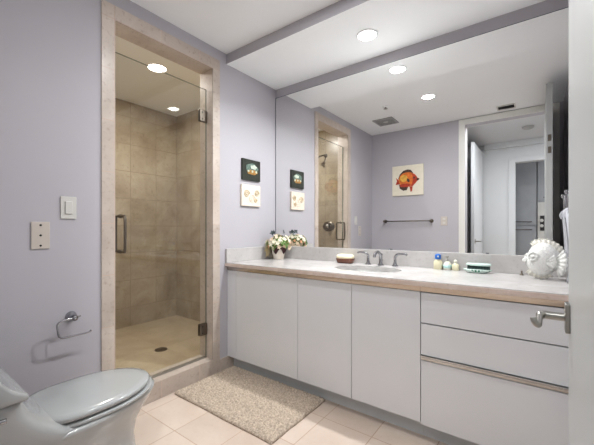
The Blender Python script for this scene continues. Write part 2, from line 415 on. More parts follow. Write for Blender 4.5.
# basin
sk = thing('sink_basin', 'oval white undermount sink basin set in the marble counter', 'sink', (SX, SY, .70))
bm = bmesh.new(); prof = [(1.0, .8345), (.985, .81), (.94, .77), (.80, .725), (.55, .705), (.2, .70), (.09, .699)]
R = [[(SX+(RX+.004)*s*math.cos(2*PI*k/48), SY+(RY+.004)*s*math.sin(2*PI*k/48), z) for k in range(48)] for s, z in prof]
R2 = [[(SX+(RX+.016)*s*math.cos(2*PI*k/48), SY+(RY+.016)*s*math.sin(2*PI*k/48), z-.01*(1-(i == 0))) for k in range(48)] for i, (s, z) in enumerate(prof)]
loft(bm, R2[::-1]+R); obj('bowl', bm, M['sinkwhite'], sk, smooth=True)
obj('drain', lathe(bmesh.new(), [(.024, 0), (.024, .004), (.012, .006), (0, .006)], (SX, SY, .699), n=20), M['chrome'], sk, smooth=True)

# faucet
fc = thing('faucet', 'polished chrome widespread faucet with two curved lever handles behind the sink', 'faucet', (1.10, -.10, Z1))
bm = bmesh.new(); fx, fy = 1.093, -.075
lathe(bm, [(.024, 0), (.024, .006), (.017, .012), (.013, .03), (.0125, .075), (.015, .082), (.012, .09), (0, .094)], (fx, fy, Z1), n=20)
obj('base', bm, M['chrome'], fc, smooth=True)
bm = bmesh.new(); tube(bm, smoothpath([(fx, fy+.003, Z1+.06), (fx, fy-.015, Z1+.088), (fx, fy-.06, Z1+.105), (fx, fy-.105, Z1+.092), (fx, fy-.118, Z1+.07)], 6), [.0115]*24+[.013], 14)
obj('spout', bm, M['chrome'], fc, smooth=True)
obj('lift_rod', lathe(bmesh.new(), [(.003, 0), (.003, .03), (.006, .034), (.006, .042), (0, .045)], (fx, fy+.030, Z1), n=10), M['chrome'], fc, smooth=True)
for hx, sgn in ((.992, -1), (1.203, 1)):
    bm = bmesh.new()
    lathe(bm, [(.023, 0), (.023, .006), (.015, .014), (.010, .035), (.009, .062), (.012, .070), (0, .074)], (hx, fy, Z1), n=20)
    tube(bm, smoothpath([(hx, fy, Z1+.055), (hx+sgn*.006, fy, Z1+.08), (hx+sgn*.03, fy, Z1+.091), (hx+sgn*.07, fy, Z1+.092), (hx+sgn*.088, fy, Z1+.086)], 5), [.009]*10+[.0078]*8+[.0075]*3, 12)
    obj('handle', bm, M['chrome'], fc, smooth=True)

# wall mirror
mr = thing('wall_mirror', 'huge frameless wall mirror spanning the vanity wall above the backsplash', 'mirror', (1.13, -.004, .977))
obj('mirror_glass', B(.006, 2.262, -.0062, -.001, .9765, 2.396), M['mirror'], mr)
bm = bmesh.new(); box(bm, .003, .0075, -.0068, -.001, .9765, 2.399); box(bm, .003, 2.265, -.0068, -.001, 2.395, 2.3985)
obj('mirror_edge', bm, M['mirror_edge'], mr)
for xx in (1.78,): obj('mirror_clip', B(xx-.008, xx+.008, -.0105, -.0062, .9765, .985), M['chrome'], mr)

# ------------------------------------------------------------------ shower door and fittings
sd = thing('shower_door', 'frameless clear glass shower door in the beige marble opening', 'shower door', (-.07, -1.12, .13))
gx = -.07
GZ0, GZ1 = .135, 2.235
obj('glass_pane', B(gx-.005, gx+.005, OY0+.012, OY1-.010, GZ0, GZ1), M['glass'], sd)
bm = bmesh.new(); box(bm, gx-.005, gx+.005, OY0+.012, OY1-.010, GZ1, GZ1+.0015); box(bm, gx-.005, gx+.005, OY1-.010, OY1-.0085, GZ0, GZ1); box(bm, gx-.005, gx+.005, OY0+.0105, OY0+.012, GZ0, GZ1)
obj('glass_edge', bm, M['glass_edge'], sd)
obj('bottom_seal', B(gx-.007, gx+.007, OY0+.012, OY1-.010, .1205, .137), M['nickel'], sd, bevel=.001)
for zz in (2.02, .35):
    bm = bmesh.new()
    for s in (-1, 1): box(bm, gx+(s*.006 if s > 0 else -.014), gx+(.014 if s > 0 else -.006), -.835, -.780, zz-.045, zz+.045)
    box(bm, gx-.013, gx+.013, -.785, -.765, zz-.045, zz+.045)
    h = obj('hinge', bm, M['bronze'], sd, bevel=.002)
    bm = bmesh.new()
    for dz in (-.025, .025): lathe(bm, [(.005, 0), (.005, .002), (0, .0025)], (gx+.0141, -.812, zz+dz), (1, 0, 0), 10)
    obj('screw', bm, M['dark'], h)
for s in (1, -1):
    pts = [(gx+s*.004, -1.425, .995), (gx+s*.04, -1.425, .995), (gx+s*.060, -1.425, 1.015), (gx+s*.060, -1.425, 1.197), (gx+s*.04, -1.425, 1.217), (gx+s*.004, -1.425, 1.217)]
    bm = bmesh.new(); tube(bm, smoothpath(pts, 5), .0085, 14); lathe(bm, [(.013, 0), (.013, .004)], (gx+s*.005, -1.425, .995), (s, 0, 0), 14); lathe(bm, [(.013, 0), (.013, .004)], (gx+s*.005, -1.425, 1.217), (s, 0, 0), 14)
    obj('handle', bm, M['bronze'], sd, smooth=True)
tag(obj('shower_drain', lathe(bmesh.new(), [(.055, 0), (.055, .003), (.045, .004), (.02, .003), (0, .003)], (-.71, -.77, .0401), n=24), M['bronze'], base=(-.71, -.77, .04)), 'round dark metal floor drain in the shower floor', 'drain')
sh = thing('shower_sprayer', 'metal shower head on an angled arm high on the shower tiles, reflected in the mirror', 'shower head', (-.42, -1.62, 2.15))
bm = lathe(bmesh.new(), [(.03, 0), (.026, .008), (.01, .014)], (-.42, -1.62, 2.19), (0, 1, 0), 20)
obj('flange', bm, M['bronze'], sh, smooth=True)
bm = bmesh.new(); tube(bm, smoothpath([(-.42, -1.62, 2.19), (-.43, -1.585, 2.19), (-.455, -1.54, 2.175), (-.475, -1.51, 2.155)], 5), .010, 12)
obj('arm', bm, M['bronze'], sh, smooth=True)
obj('spray_head', lathe(bmesh.new(), [(.014, 0), (.018, .012), (.034, .03), (.037, .042), (.033, .046), (0, .044)], (-.474, -1.511, 2.156), (-.7, .4, -.55), 20), M['bronze'], sh, smooth=True)
sv = thing('shower_valve', 'oval metal shower valve plate with a knob, reflected in the mirror beside the door handle', 'shower valve', (-.37, -1.62, 1.17))
obj('plate', lathe(bmesh.new(), [(.085, 0), (.082, .006), (.04, .010)], (-.37, -1.62, 1.17), (0, 1, 0), 28, 1.15, .85), M['bronze'], sv, smooth=True)
obj('knob', lathe(bmesh.new(), [(.03, 0), (.026, .03), (.03, .04), (.028, .055), (0, .058)], (-.37, -1.615, 1.17), (0, 1, 0), 20), M['nickel'], sv, smooth=True)

# ------------------------------------------------------------------ recessed lights, ceiling fittings
def downlight(x, y, z, label, lens, r=.062):
    t = thing('recessed_light', label, 'ceiling light', (x, y, z-.001), 'round recessed ceiling lights')
    bm = lathe(bmesh.new(), [(r, 0), (r+.012, 0), (r+.010, .005), (r, .007), (r, 0)], (x, y, z), (0, 0, -1), 36)
    obj('trim_ring', bm, M['ceil'], t, smooth=True)
    obj('lens', lathe(bmesh.new(), [(r, 0), (r, .002), (0, .002)], (x, y, z-.0005), (0, 0, -1), 36), lens, t)
downlight(1.09, -.308, SO, 'round recessed light in the soffit over the vanity counter', M['lens'])
downlight(1.09, -1.257, CH, 'round recessed light in the main ceiling, reflected in the mirror', M['lens'])
downlight(-.663, -.835, CH, 'round recessed light in the shower ceiling', M['lens_w'], .075)
sp = thing('ceiling_sprinkler', 'small round fire sprinkler on the ceiling, reflected beside the square vent', 'sprinkler', (.613, -1.266, CH))
obj('escutcheon', lathe(bmesh.new(), [(.04, 0), (.038, .006), (.02, .01), (0, .01)], (.613, -1.266, CH-.0005), (0, 0, -1), 24), M['ceil'], sp, smooth=True)
obj('nozzle', lathe(bmesh.new(), [(.012, 0), (.008, .012), (.024, .014), (.024, .017), (0, .017)], (.613, -1.266, CH-.01), (0, 0, -1), 16), M['nickel'], sp, smooth=True)
def vent(x0, x1, y0, y1, label, nslat, m1, along='x', name='ceiling_vent', cat='vent'):
    t = thing(name, label, cat, ((x0+x1)/2, (y0+y1)/2, CH))
    bm = bmesh.new(); w = .018 if m1 is not M['dark'] else .014
    box(bm, x0, x1, y0, y0+w, CH-.012, CH-.0005); box(bm, x0, x1, y1-w, y1, CH-.012, CH-.0005); box(bm, x0, x0+w, y0+w, y1-w, CH-.012, CH-.0005); box(bm, x1-w, x1, y0+w, y1-w, CH-.012, CH-.0005)
    obj('frame', bm, M['plastic'] if nslat < 9 else m1, t)
    bm = bmesh.new()
    for i in range(nslat):
        y = y0+w+(y1-y0-2*w)*(i+.5)/nslat; box(bm, x0+w, x1-w, y-.003, y+.003, CH-.010, CH-.003)
    obj('grille', bm, m1, t)
    obj('backing', B(x0+w, x1-w, y0+w, y1-w, CH-.003, CH-.0005), M['dark'], t)
    return t
M['ventgrey'] = mat('vent_grey', (168, 168, 166), .5)
vt = vent(.29, .55, -1.90, -1.63, 'square grey exhaust fan grille on the ceiling near the back wall', 13, M['ventgrey'], name='exhaust_fan', cat='exhaust fan')
obj('hub', lathe(bmesh.new(), [(.03, 0), (.028, .004), (0, .005)], (.42, -1.765, CH-.011), (0, 0, -1), 20), M['plastic'], vt)
vent(1.650, 1.835, -2.165, -2.02, 'small rectangular air vent on the ceiling above the doorway', 4, M['dark'])
tag(obj('smoke_detector', lathe(bmesh.new(), [(.07, 0), (.07, .02), (.05, .035), (0, .038)], (1.93, -3.15, CH-.0005), (0, 0, -1), 28), M['ventgrey'], base=(1.93, -3.15, CH)), 'round grey smoke detector on the hall ceiling, seen in the mirror', 'smoke detector')

# ------------------------------------------------------------------ wall items
def plate(x, y, z, w, h, m):
    return B(x, x+.006, y-w/2, y+w/2, z-h/2, z+h/2)
sw = thing('light_switch', 'white rocker light switch on the left wall beside the shower frame', 'light switch', (0, -1.73, 1.19))
obj('wall_plate', plate(.0003, -1.73, 1.252, .074, .12, None), M['plastic'], sw, bevel=.002)
obj('rocker', plate(.006, -1.73, 1.252, .034, .068, None), M['plastic'], sw, bevel=.003)
sw2 = thing('wall_plate_cover', 'cream blank wall plate with three dark screws, below the white light switch', 'wall plate', (0, -1.853, 1.03))
obj('plate', plate(.0003, -1.853, 1.105, .078, .138, None), M['cream'], sw2, bevel=.002)
for dz in (-.052, 0, .052): obj('screw', lathe(bmesh.new(), [(.0055, 0), (.0045, .002), (0, .0025)], (.0062, -1.853, 1.105+dz), (1, 0, 0), 12), M['dark'], sw2)
tp = thing('toilet_paper_holder', 'empty chrome toilet paper holder on the left wall above the toilet', 'toilet paper holder', (0, -1.735, .65))
obj('flange', lathe(bmesh.new(), [(.028, 0.0003), (.027, .006), (.018, .016), (.012, .028), (.012, .055), (.015, .06), (0, .064)], (0, -1.718, .663), (1, 0, 0), 24), M['chrome'], tp, smooth=True)
bm = bmesh.new(); tube(bm, smoothpath([(.052, -1.69, .668), (.056, -1.715, .665), (.058, -1.765, .66), (.06, -1.797, .648), (.06, -1.795, .60), (.06, -1.787, .578), (.06, -1.765, .571), (.06, -1.70, .571), (.06, -1.652, .571), (.06, -1.642, .582)], 5), .0048, 10)
obj('arm', bm, M['chrome'], tp, smooth=True)

# two small art tiles right of the shower
M['art_dark'] = mat('dark_green_glaze', (44, 48, 40), .3, var=.35, vscale=30)
M['art_mid'] = mat('teal_glaze', (96, 116, 106), .3, var=.3, vscale=40)
M['art_gold'] = mat('amber_glaze', (164, 122, 62), .3, var=.4, vscale=60)
M['art_pale'] = mat('pale_glaze', (190, 200, 184), .3, var=.2, vscale=50)
M['art_cream'] = mat('cream_plaster', (226, 214, 198), .6, var=.08, vscale=40, bump=.3, bscale=70)
M['art_tan'] = mat('tan_plaster', (196, 178, 146), .6, var=.15, vscale=50)
a1 = thing('art_tile', 'dark green picture tile with amber motif, upper of the pair right of the shower', 'wall art', (0, -.348, 1.562), 'pair of small wall tiles')
obj('tile', B(.0003, .02, -.458, -.238, 1.562, 1.743), M['art_dark'], a1, bevel=.002)
def ell(bm, x, cy, cz, ry, rz, n=20, t=.002, wob=0, axis='x', th0=0, th1=2*PI):
    pts = []
    for k in range(n):
        a = 2*PI*k/n; q = 1+wob*math.sin(5*a+1)
        pts.append((x, cy+ry*q*math.cos(a), cz+rz*q*math.sin(a)))
    return poly(bm, pts, (t, 0, 0))
obj('motif_cloud', ell(bmesh.new(), .0195, -.345, 1.665, .075, .045, wob=.08), M['art_mid'], a1)
obj('motif_highlight', ell(bmesh.new(), .0205, -.325, 1.680, .038, .018, wob=.15), M['art_pale'], a1)
obj('motif_bowl', ell(bmesh.new(), .0205, -.345, 1.632, .062, .020, wob=.12), M['art_gold'], a1)
for k in range(5): obj('motif_fruit', ell(bmesh.new(), .022, -.390+.024*k, 1.640+.006*(k % 2), .010, .010), M['art_gold'] if k % 2 else M['art_pale'], a1)
a2 = thing('art_tile', 'cream relief tile with pale swirls, lower of the pair right of the shower', 'wall art', (0, -.352, 1.335), 'pair of small wall tiles')
obj('tile', B(.0003, .02, -.468, -.238, 1.335, 1.520), M['art_cream'], a2, bevel=.003)
for cy, cz, r in ((-.41, 1.44, .035), (-.345, 1.40, .04), (-.285, 1.45, .03), (-.30, 1.385, .02)):
    pts = [(.0215, cy+r*(1-t/26)*math.cos(t*.55), cz+r*(1-t/26)*math.sin(t*.55)) for t in range(24)]
    obj('relief_swirl', tube(bmesh.new(), pts, .004, 8), M['art_tan'] if r < .036 else M['art_cream'], a2, smooth=True)

# fish picture, towel bar, outlet on the back wall (seen in the mirror)
FX, FZ, YB = .546, 1.826, BW
M['canvas'] = mat('cream_canvas', (226, 218, 200), .7, var=.03, vscale=20)
M['f_or'] = mat('orange_paint', (214, 110, 40), .6, var=.25, vscale=30)
M['f_red'] = mat('red_paint', (170, 52, 30), .6, var=.25, vscale=30)
M['f_brn'] = mat('dark_brown_paint', (72, 50, 42), .6, var=.3, vscale=30)
M['f_yel'] = mat('yellow_paint', (222, 168, 70), .6, var=.2, vscale=30)
fp = thing('fish_picture', 'square cream picture of a round orange and red fish on the back wall, reflected', 'picture', (FX, YB+.01, FZ-.22))
obj('canvas', B(FX-.22, FX+.22, YB+.0003, YB+.02, FZ-.215, FZ+.215), M['canvas'], fp, bevel=.002)
def fish_shape(nm, pts, m, lay):
    obj(nm, poly(bmesh.new(), [(FX+x, YB+.02+.0006*lay, FZ+z) for x, z in pts], (0, .0012, 0)), m, fp)
fish_shape('dorsal_fin', [(-.135, .02), (-.11, .09), (-.06, .14), (.0, .155), (.05, .145), (.08, .10), (.06, .06), (-.08, .04)], M['f_brn'], 0)
fish_shape('anal_fin', [(-.12, -.05), (-.11, -.11), (-.06, -.145), (-.01, -.14), (.01, -.10), (-.02, -.06)], M['f_brn'], 0)
fish_shape('tail_fin', [(-.115, .0), (-.165, .05), (-.15, .0), (-.17, -.055), (-.12, -.05), (-.09, -.03)], M['f_red'], 1)
fish_shape('pelvic_fin', [(.03, -.09), (.045, -.165), (.065, -.16), (.075, -.09)], M['f_red'], 1)
body = [(.0+.125*math.cos(a)*(1+.12*max(0, math.cos(a))), .01+.105*math.sin(a)) for a in [2*PI*k/32 for k in range(32)]]
fish_shape('body', body, M['f_or'], 2)
fish_shape('head', [(.06, .10), (.10, .075), (.135, .03), (.165, .012), (.150, -.012), (.125, -.03), (.08, -.085), (.05, -.09), (.075, -.02), (.075, .05)], M['f_red'], 3)
fish_shape('snout', [(.135, .022), (.172, .008), (.150, -.014), (.128, -.008)], M['f_brn'], 4)
fish_shape('body_patch', [(-.05+.055*math.cos(a), .03+.05*math.sin(a)) for a in [2*PI*k/20 for k in range(20)]], M['f_yel'], 3)
fish_shape('belly_patch', [(-.03+.08*math.cos(a), -.07+.025*math.sin(a)) for a in [2*PI*k/20 for k in range(20)]], M['f_red'], 3)
fish_shape('pectoral_fin', [(.03, .01), (.0, .03), (-.01, .0), (.01, -.03), (.035, -.02)], M['f_brn'], 4)
fish_shape('eye', [(.095+.013*math.cos(a), .03+.013*math.sin(a)) for a in [2*PI*k/14 for k in range(14)]], M['f_brn'], 4)
tb = thing('towel_bar', 'empty metal towel bar on the back wall under the fish picture, reflected', 'towel bar', (.545, YB, 1.24))
obj('bar', tube(bmesh.new(), [(.215, YB+.06, 1.245), (.875, YB+.06, 1.245)], .008, 14), M['bronze'], tb, smooth=True)
for xx in (.22, .87): obj('bracket', lathe(bmesh.new(), [(.026, .0003), (.025, .008), (.011, .016), (.011, .05), (.016, .055), (.016, .07), (0, .073)], (xx, YB, 1.245), (0, 1, 0), 20), M['bronze'], tb, smooth=True)
ou = thing('wall_outlet', 'small cream outlet plate on the back wall beside the towel bar, reflected', 'outlet', (1.03, YB, 1.18))
obj('plate', B(.99, 1.07, YB+.0003, YB+.006, 1.18, 1.30), M['cream'], ou, bevel=.002)
for zz in (1.215, 1.265): obj('socket', B(1.013, 1.047, YB+.006, YB+.0085, zz-.014, zz+.014), M['plastic'], ou, bevel=.002)

# ------------------------------------------------------------------ towel ring and towel on the right wall
tr = thing('towel_ring', 'chrome towel ring on the right wall beside the mirror', 'towel ring', (2.27, -.16, 1.33))
obj('bracket', lathe(bmesh.new(), [(.024, .0003), (.022, .008), (.010, .014), (.009, .10), (.011, .105), (.011, .115), (0, .117)], (2.27, -.16, 1.335), (-1, 0, 0), 18), M['chrome'], tr, smooth=True)
bm = bmesh.new(); tube(bm, [(2.170, -.16+.055*math.sin(t*PI/12), 1.275+.065*math.cos(t*PI/12)) for t in range(25)], .005, 10)
obj('ring', bm, M['chrome'], tr, smooth=True)
M['towel'] = mat('white_towel', (196, 196, 203), .95, var=.05, vscale=30, bump=.6, bscale=300)
tw = thing('hand_towel', 'pale grey hand towel hanging through the ring, its corner on the counter', 'towel', (2.18, -.2, .865))
bm = bmesh.new()
prof = [(1.232, .026, .012, -.160, 2.170), (1.20, .040, .018, -.165, 2.178), (1.12, .058, .024, -.180, 2.192), (1.02, .075, .028, -.20, 2.203), (.94, .090, .034, -.22, 2.208), (.868, .105, .046, -.235, 2.206)]
rr = []
for z, wy, wx, cy, cx_ in prof:
    ring = []
    for k in range(48):
        a = 2*PI*k/48; q = 1+.10*math.sin(6*a)+.05*math.sin(11*a+z*9)
        ring.append((cx_+wx*q*math.cos(a), cy+wy*q*math.sin(a), z))
    rr.append(ring)
loft(bm, rr); obj('towel_cloth', bm, M['towel'], tw, smooth=True)
bm = bmesh.new(); tube(bm, smoothpath([(2.166, -.16, 1.20), (2.160, -.16, 1.222), (2.170, -.16, 1.236), (2.182, -.16, 1.222), (2.182, -.16, 1.20)], 4), .009, 12, 1.7)
obj('towel_fold', bm, M['towel'], tw, smooth=True)

# ------------------------------------------------------------------ white fish ornament on the counter
M['fishwhite'] = mat('white_textured_ceramic', (226, 226, 222), .5, var=.05, vscale=40, bump=.7, bscale=110)
M['fishcream'] = mat('cream_ceramic', (222, 219, 208), .45, var=.05, vscale=30, bump=.3, bscale=60)
ff = thing('fish_ornament', 'white textured fish-shaped ornament standing at the right end of the counter', 'ornament', (2.06, -.17, Z1))
bm = bmesh.new(); rr = []
for i in range(17):
    t = i/16; x = 1.984+t*.160
    h = 1.04*[.012, .036, .054, .067, .076, .083, .088, .090, .090, .088, .084, .078, .069, .059, .048, .036, .026][i]
    w = h*.62; cz = Z1+.108+.006*math.sin(t*PI)-.012*(1-t)
    rr.append([(x, -.17+w*math.cos(2*PI*k/28), cz+h*math.sin(2*PI*k/28)) for k in range(28)])
loft(bm, rr); obj('body', bm, M['fishwhite'], ff, smooth=True)
bm = lathe(bmesh.new(), [(.006, -.012), (.019, -.006), (.020, .004), (.013, .004), (.008, .014), (0, .014)], (1.984, -.172, Z1+.100), (-1, -.25, 0), 20)
obj('mouth', bm, M['fishwhite'], ff, smooth=True)
bm = lathe(bmesh.new(), [(.026, 0), (.026, .008), (.019, .012), (.017, .007), (.010, .007), (.009, .013), (0, .015)], (2.020, -.214, Z1+.125), (-.40, -1, .1), 22)
obj('eye', bm, M['fishwhite'], ff, smooth=True)
def fan(name, cx_, cy, cz, a0, a1, r0, r1, nrib, yaw, m, th=.006):
    bm = bmesh.new(); n = nrib*4; top = []; bot = []
    c_, s_ = math.cos(yaw), math.sin(yaw)
    for side in (-1, 1):
        row = []
        for j in range(n+1):
            a = a0+(a1-a0)*j/n; wv = th*.6*math.sin(j*PI/2)
            row.append([bm.verts.new((cx_+r*math.cos(a)*c_-(side*th+wv)*s_*.6, cy+r*math.cos(a)*s_+(side*th+wv)*c_, cz+r*math.sin(a))) for r in (r0, (r0+r1)/2, r1*(1+.03*math.cos(j*PI/2)))])
        (top if side < 0 else bot).extend(row)
    for row in (top, bot):
        for j in range(n):
            for k in range(2): bm.faces.new((row[j][k], row[j+1][k], row[j+1][k+1], row[j][k+1]))
    for j in range(n):
        bm.faces.new((top[j][2], top[j+1][2], bot[j+1][2], bot[j][2])); bm.faces.new((top[j][0], bot[j][0], bot[j+1][0], top[j+1][0]))
    for j in (0, n):
        for k in range(2): bm.faces.new((top[j][k], top[j][k+1], bot[j][k+1], bot[j][k]))
    return obj(name, bm, m, ff, smooth=True)
fan('dorsal_fin', 2.065, -.17, Z1+.11, PI*.16, PI*.70, .06, .104, 8, 0, M['fishcream'], .005)
fan('tail_fin', 2.110, -.20, Z1+.105, -PI*.38, PI*.24, .02, .088, 6, -1.0, M['fishwhite'], .006)
fan('bottom_fin', 2.055, -.18, Z1+.105, PI*1.25, PI*1.66, .07, .1015, 5, 0, M['fishcream'], .007)
fan('side_fin', 2.07, -.228, Z1+.10, -PI*.3, PI*.25, .01, .05, 4, -.15, M['fishwhite'], .003)
tag(obj('small_figurine', lathe(bmesh.new(), [(.011, 0), (.010, .004), (.005, .010), (.004, .018), (.006, .022), (0, .027)], (1.962, -.06, Z1+.0003), n=14), M['bronze'], base=(1.962, -.06, Z1)), 'tiny dark metal knob standing on the counter left of the white fish', 'ornament')

# ------------------------------------------------------------------ soap dishes, bottles
M['brown'] = mat('brown_ceramic', (98, 54, 36), .25, var=.2, vscale=25, coat=.4)
M['soap'] = mat('cream_sponge', (240, 230, 196), .6, var=.04, vscale=40)
def rrect(cx_, cy, z, hx, hy, p=4, n=40):
    out = []
    for k in range(n):
        a = 2*PI*k/n; c_, s_ = math.cos(a), math.sin(a)
        out.append((cx_+hx*math.copysign(abs(c_)**(2/p), c_), cy+hy*math.copysign(abs(s_)**(2/p), s_), z))
    return out
sdh = thing('soap_dish', 'brown oblong soap dish left of the faucet holding a cream soap', 'soap dish', (.795, -.074, Z1))
bm = loft(bmesh.new(), [rrect(.795, -.074, Z1+z, hx, hy) for z, hx, hy in ((.0003, .062, .035), (.012, .068, .040), (.034, .074, .045), (.037, .073, .044), (.034, .068, .039), (.02, .06, .03))])
obj('dish', bm, M['brown'], sdh, smooth=True)
bm = loft(bmesh.new(), [rrect(.795, -.074, Z1+z, hx, hy) for z, hx, hy in ((.021, .05, .028), (.03, .064, .036), (.046, .07, .041), (.062, .066, .038), (.070, .052, .028), (.071, .03, .015))])
tag(obj('soap_bar', bm, M['soap'], base=(.795, -.074, Z1+.021), smooth=True), 'cream rounded soap block lying in the brown dish', 'soap')

M['yliq'] = mat('pale_yellow_liquid', (226, 220, 186), .15, var=.05, coat=.5)
M['clearbot'] = mat('clear_bottle_plastic', (222, 222, 206), .08, var=.05, coat=.6)
M['blue'] = mat('blue_plastic', (36, 104, 190), .3, var=.05)
M['aqua'] = mat('aqua_label', (178, 214, 210), .4, var=.2, vscale=60)
b1 = thing('soap_bottle', 'pale yellow lotion bottle with a bright blue cap on the counter', 'bottle', (1.492, -.052, Z1))
obj('bottle_body', loft(bmesh.new(), [rrect(1.492, -.052, Z1+z, hx, hy, 2.6, 28) for z, hx, hy in ((.0003, .024, .018), (.004, .028, .021), (.05, .028, .021), (.062, .020, .016), (.068, .012, .012))]), M['yliq'], b1, smooth=True)
obj('cap', loft(bmesh.new(), [rrect(1.492, -.052, Z1+z, h, h, 2, 24) for z, h in ((.068, .017), (.072, .0195), (.094, .0195), (.100, .016), (.104, .006))]), M['blue'], b1, smooth=True)
obj('cap_mark', lathe(bmesh.new(), [(.006, 0), (.006, .002), (0, .002)], (1.497, -.0718, Z1+.088), (.2, -1, 0), 14), M['plastic'], b1)
b2 = thing('pump_bottle', 'small clear soap dispenser with a pump, right of the blue-capped bottle', 'bottle', (1.552, -.052, Z1))
obj('bottle_body', loft(bmesh.new(), [rrect(1.552, -.052, Z1+z, h, h, 2, 24) for z, h in ((.0003, .022), (.006, .026), (.04, .025), (.052, .016), (.058, .010))]), M['clearbot'], b2, smooth=True)
obj('label_band', loft(bmesh.new(), [rrect(1.552, -.052, Z1+z, h, h, 2, 24) for z, h in ((.012, .0263), (.034, .0262))]), M['aqua'], b2, smooth=True)
bm = lathe(bmesh.new(), [(.011, 0), (.011, .008), (.004, .010), (.004, .026), (.008, .028), (.008, .034), (0, .036)], (1.552, -.052, Z1+.058), n=14); tube(bm, [(1.552, -.052, Z1+.089), (1.537, -.070, Z1+.087)], .003, 8)
obj('pump', bm, M['nickel'], b2, smooth=True)
b3 = thing('perfume_bottle', 'short squat glass bottle of yellow liquid beside the soap dispenser', 'bottle', (1.602, -.052, Z1))
obj('bottle_body', loft(bmesh.new(), [rrect(1.602, -.052, Z1+z, hx, hy, 3.5, 28) for z, hx, hy in ((.0003, .018, .014), (.003, .021, .016), (.038, .021, .016), (.044, .012, .010), (.047, .009, .009))]), M['yliq'], b3, smooth=True)
obj('stopper', lathe(bmesh.new(), [(.008, 0), (.009, .006), (.012, .012), (.009, .020), (0, .024)], (1.602, -.052, Z1+.047), n=14), M['clearbot'], b3, smooth=True)

M['green'] = mat('deep_green_glaze', (34, 112, 84), .25, var=.2, vscale=30, coat=.3)
M['dkgreen'] = mat('dark_green_stripe', (38, 62, 58), .4, var=.2)
M['mint'] = mat('pale_mint_glaze', (206, 226, 218), .25, var=.05, coat=.4)
gd = thing('green_dish', 'oval green and white dish on the counter between bottles and fish', 'soap dish', (1.735, -.10, Z1))
obj('dish', loft(bmesh.new(), [rrect(1.735, -.10, Z1+z, hx, hy, 2.2, 40) for z, hx, hy in ((.0003, .050, .030), (.006, .058, .036), (.020, .080, .046), (.023, .080, .046), (.020, .074, .041), (.010, .05, .028))]), M['mint'], gd, smooth=True)
for k in range(26):
    a = 2*PI*k/26; a2 = a+2*PI/26*.62
    pts = [(1.735+r*math.cos(q)*.080, -.10+r*math.sin(q)*.0463, Z1+z) for q, r, z in ((a, .80, .009), (a2, .80, .009), (a2, 1.012, .0215), (a, 1.012, .0215))]
    obj('green_stripe', poly(bmesh.new(), pts, (.0008*math.cos(a), .0008*math.sin(a), -.0006)), M['green'], gd)
br = thing('nail_brush', 'dark green bristled brush lying across the green oval dish', 'brush', (1.74, -.10, Z1+.021))
obj('brush_back', loft(bmesh.new(), [rrect(1.742, -.10, Z1+z, hx, hy, 2.6, 32) for z, hx, hy in ((.045, .066, .022), (.049, .070, .025), (.056, .070, .025), (.060, .062, .02))]), M['mint'], br, smooth=True)
bm = bmesh.new()
for i in range(15):
    for j in range(4):
        x = 1.742-.058+i*.0083; y = -.10-.015+j*.010
        lathe(bm, [(.0034, .0), (.0026, .0235)], (x, y, Z1+.0225), n=6)
q = obj('bristles', bm, M['dkgreen'], br); q['kind'] = 'stuff'

# ------------------------------------------------------------------ flower pot
M['pot'] = mat('cream_pot_glaze', (232, 222, 208), .35, var=.04, vscale=20)
M['plum'] = mat('dark_plum_cloth', (66, 34, 38), .8, var=.15)
M['petal'] = mat('cream_pink_petal', (238, 216, 190), .7, var=.10, vscale=40)
M['petal2'] = mat('ivory_petal', (236, 230, 206), .7, var=.08, vscale=40)
M['peach'] = mat('peach_petal', (222, 168, 130), .7, var=.12, vscale=40)
M['leaf'] = mat('leaf_green', (96, 128, 62), .6, var=.3, vscale=30)
M['dleaf'] = mat('dark_grey_leaf', (70, 82, 82), .6, var=.2, vscale=30)
M['straw'] = mat('dry_straw', (196, 178, 132), .8, var=.15, vscale=30)
PX, PY = .150, -.135
fpn = thing('flower_pot', 'small cream pot of pink and ivory flowers at the left end of the counter', 'potted flowers', (PX, PY, Z1))
obj('pot', lathe(bmesh.new(), [(.034, .0003), (.036, .004), (.043, .035), (.052, .080), (.056, .084), (.055, .090), (.048, .090), (.046, .078), (0, .076)], (PX, PY, Z1), n=28), M['pot'], fpn, smooth=True)
bm = bmesh.new(); n = 48; top = []; bot = []
for k in range(n):
    a = 2*PI*k/n; dz = .036+.018*math.cos(5*a+.3); r1 = .057; zb = Z1+.092-dz; r2 = .0435+.0125*((.092-dz)-.035)/.045+.0015
    top.append(bm.verts.new((PX+r1*math.cos(a), PY+r1*math.sin(a), Z1+.088))); bot.append(bm.verts.new((PX+r2*math.cos(a), PY+r2*math.sin(a), zb)))
for k in range(n): bm.faces.new((top[k], top[(k+1) % n], bot[(k+1) % n], bot[k]))
o = obj('scalloped_ribbon', bm, M['plum'], fpn, smooth=True)
sm = o.modifiers.new('solid', 'SOLIDIFY'); sm.thickness = .002; sm.offset = 1
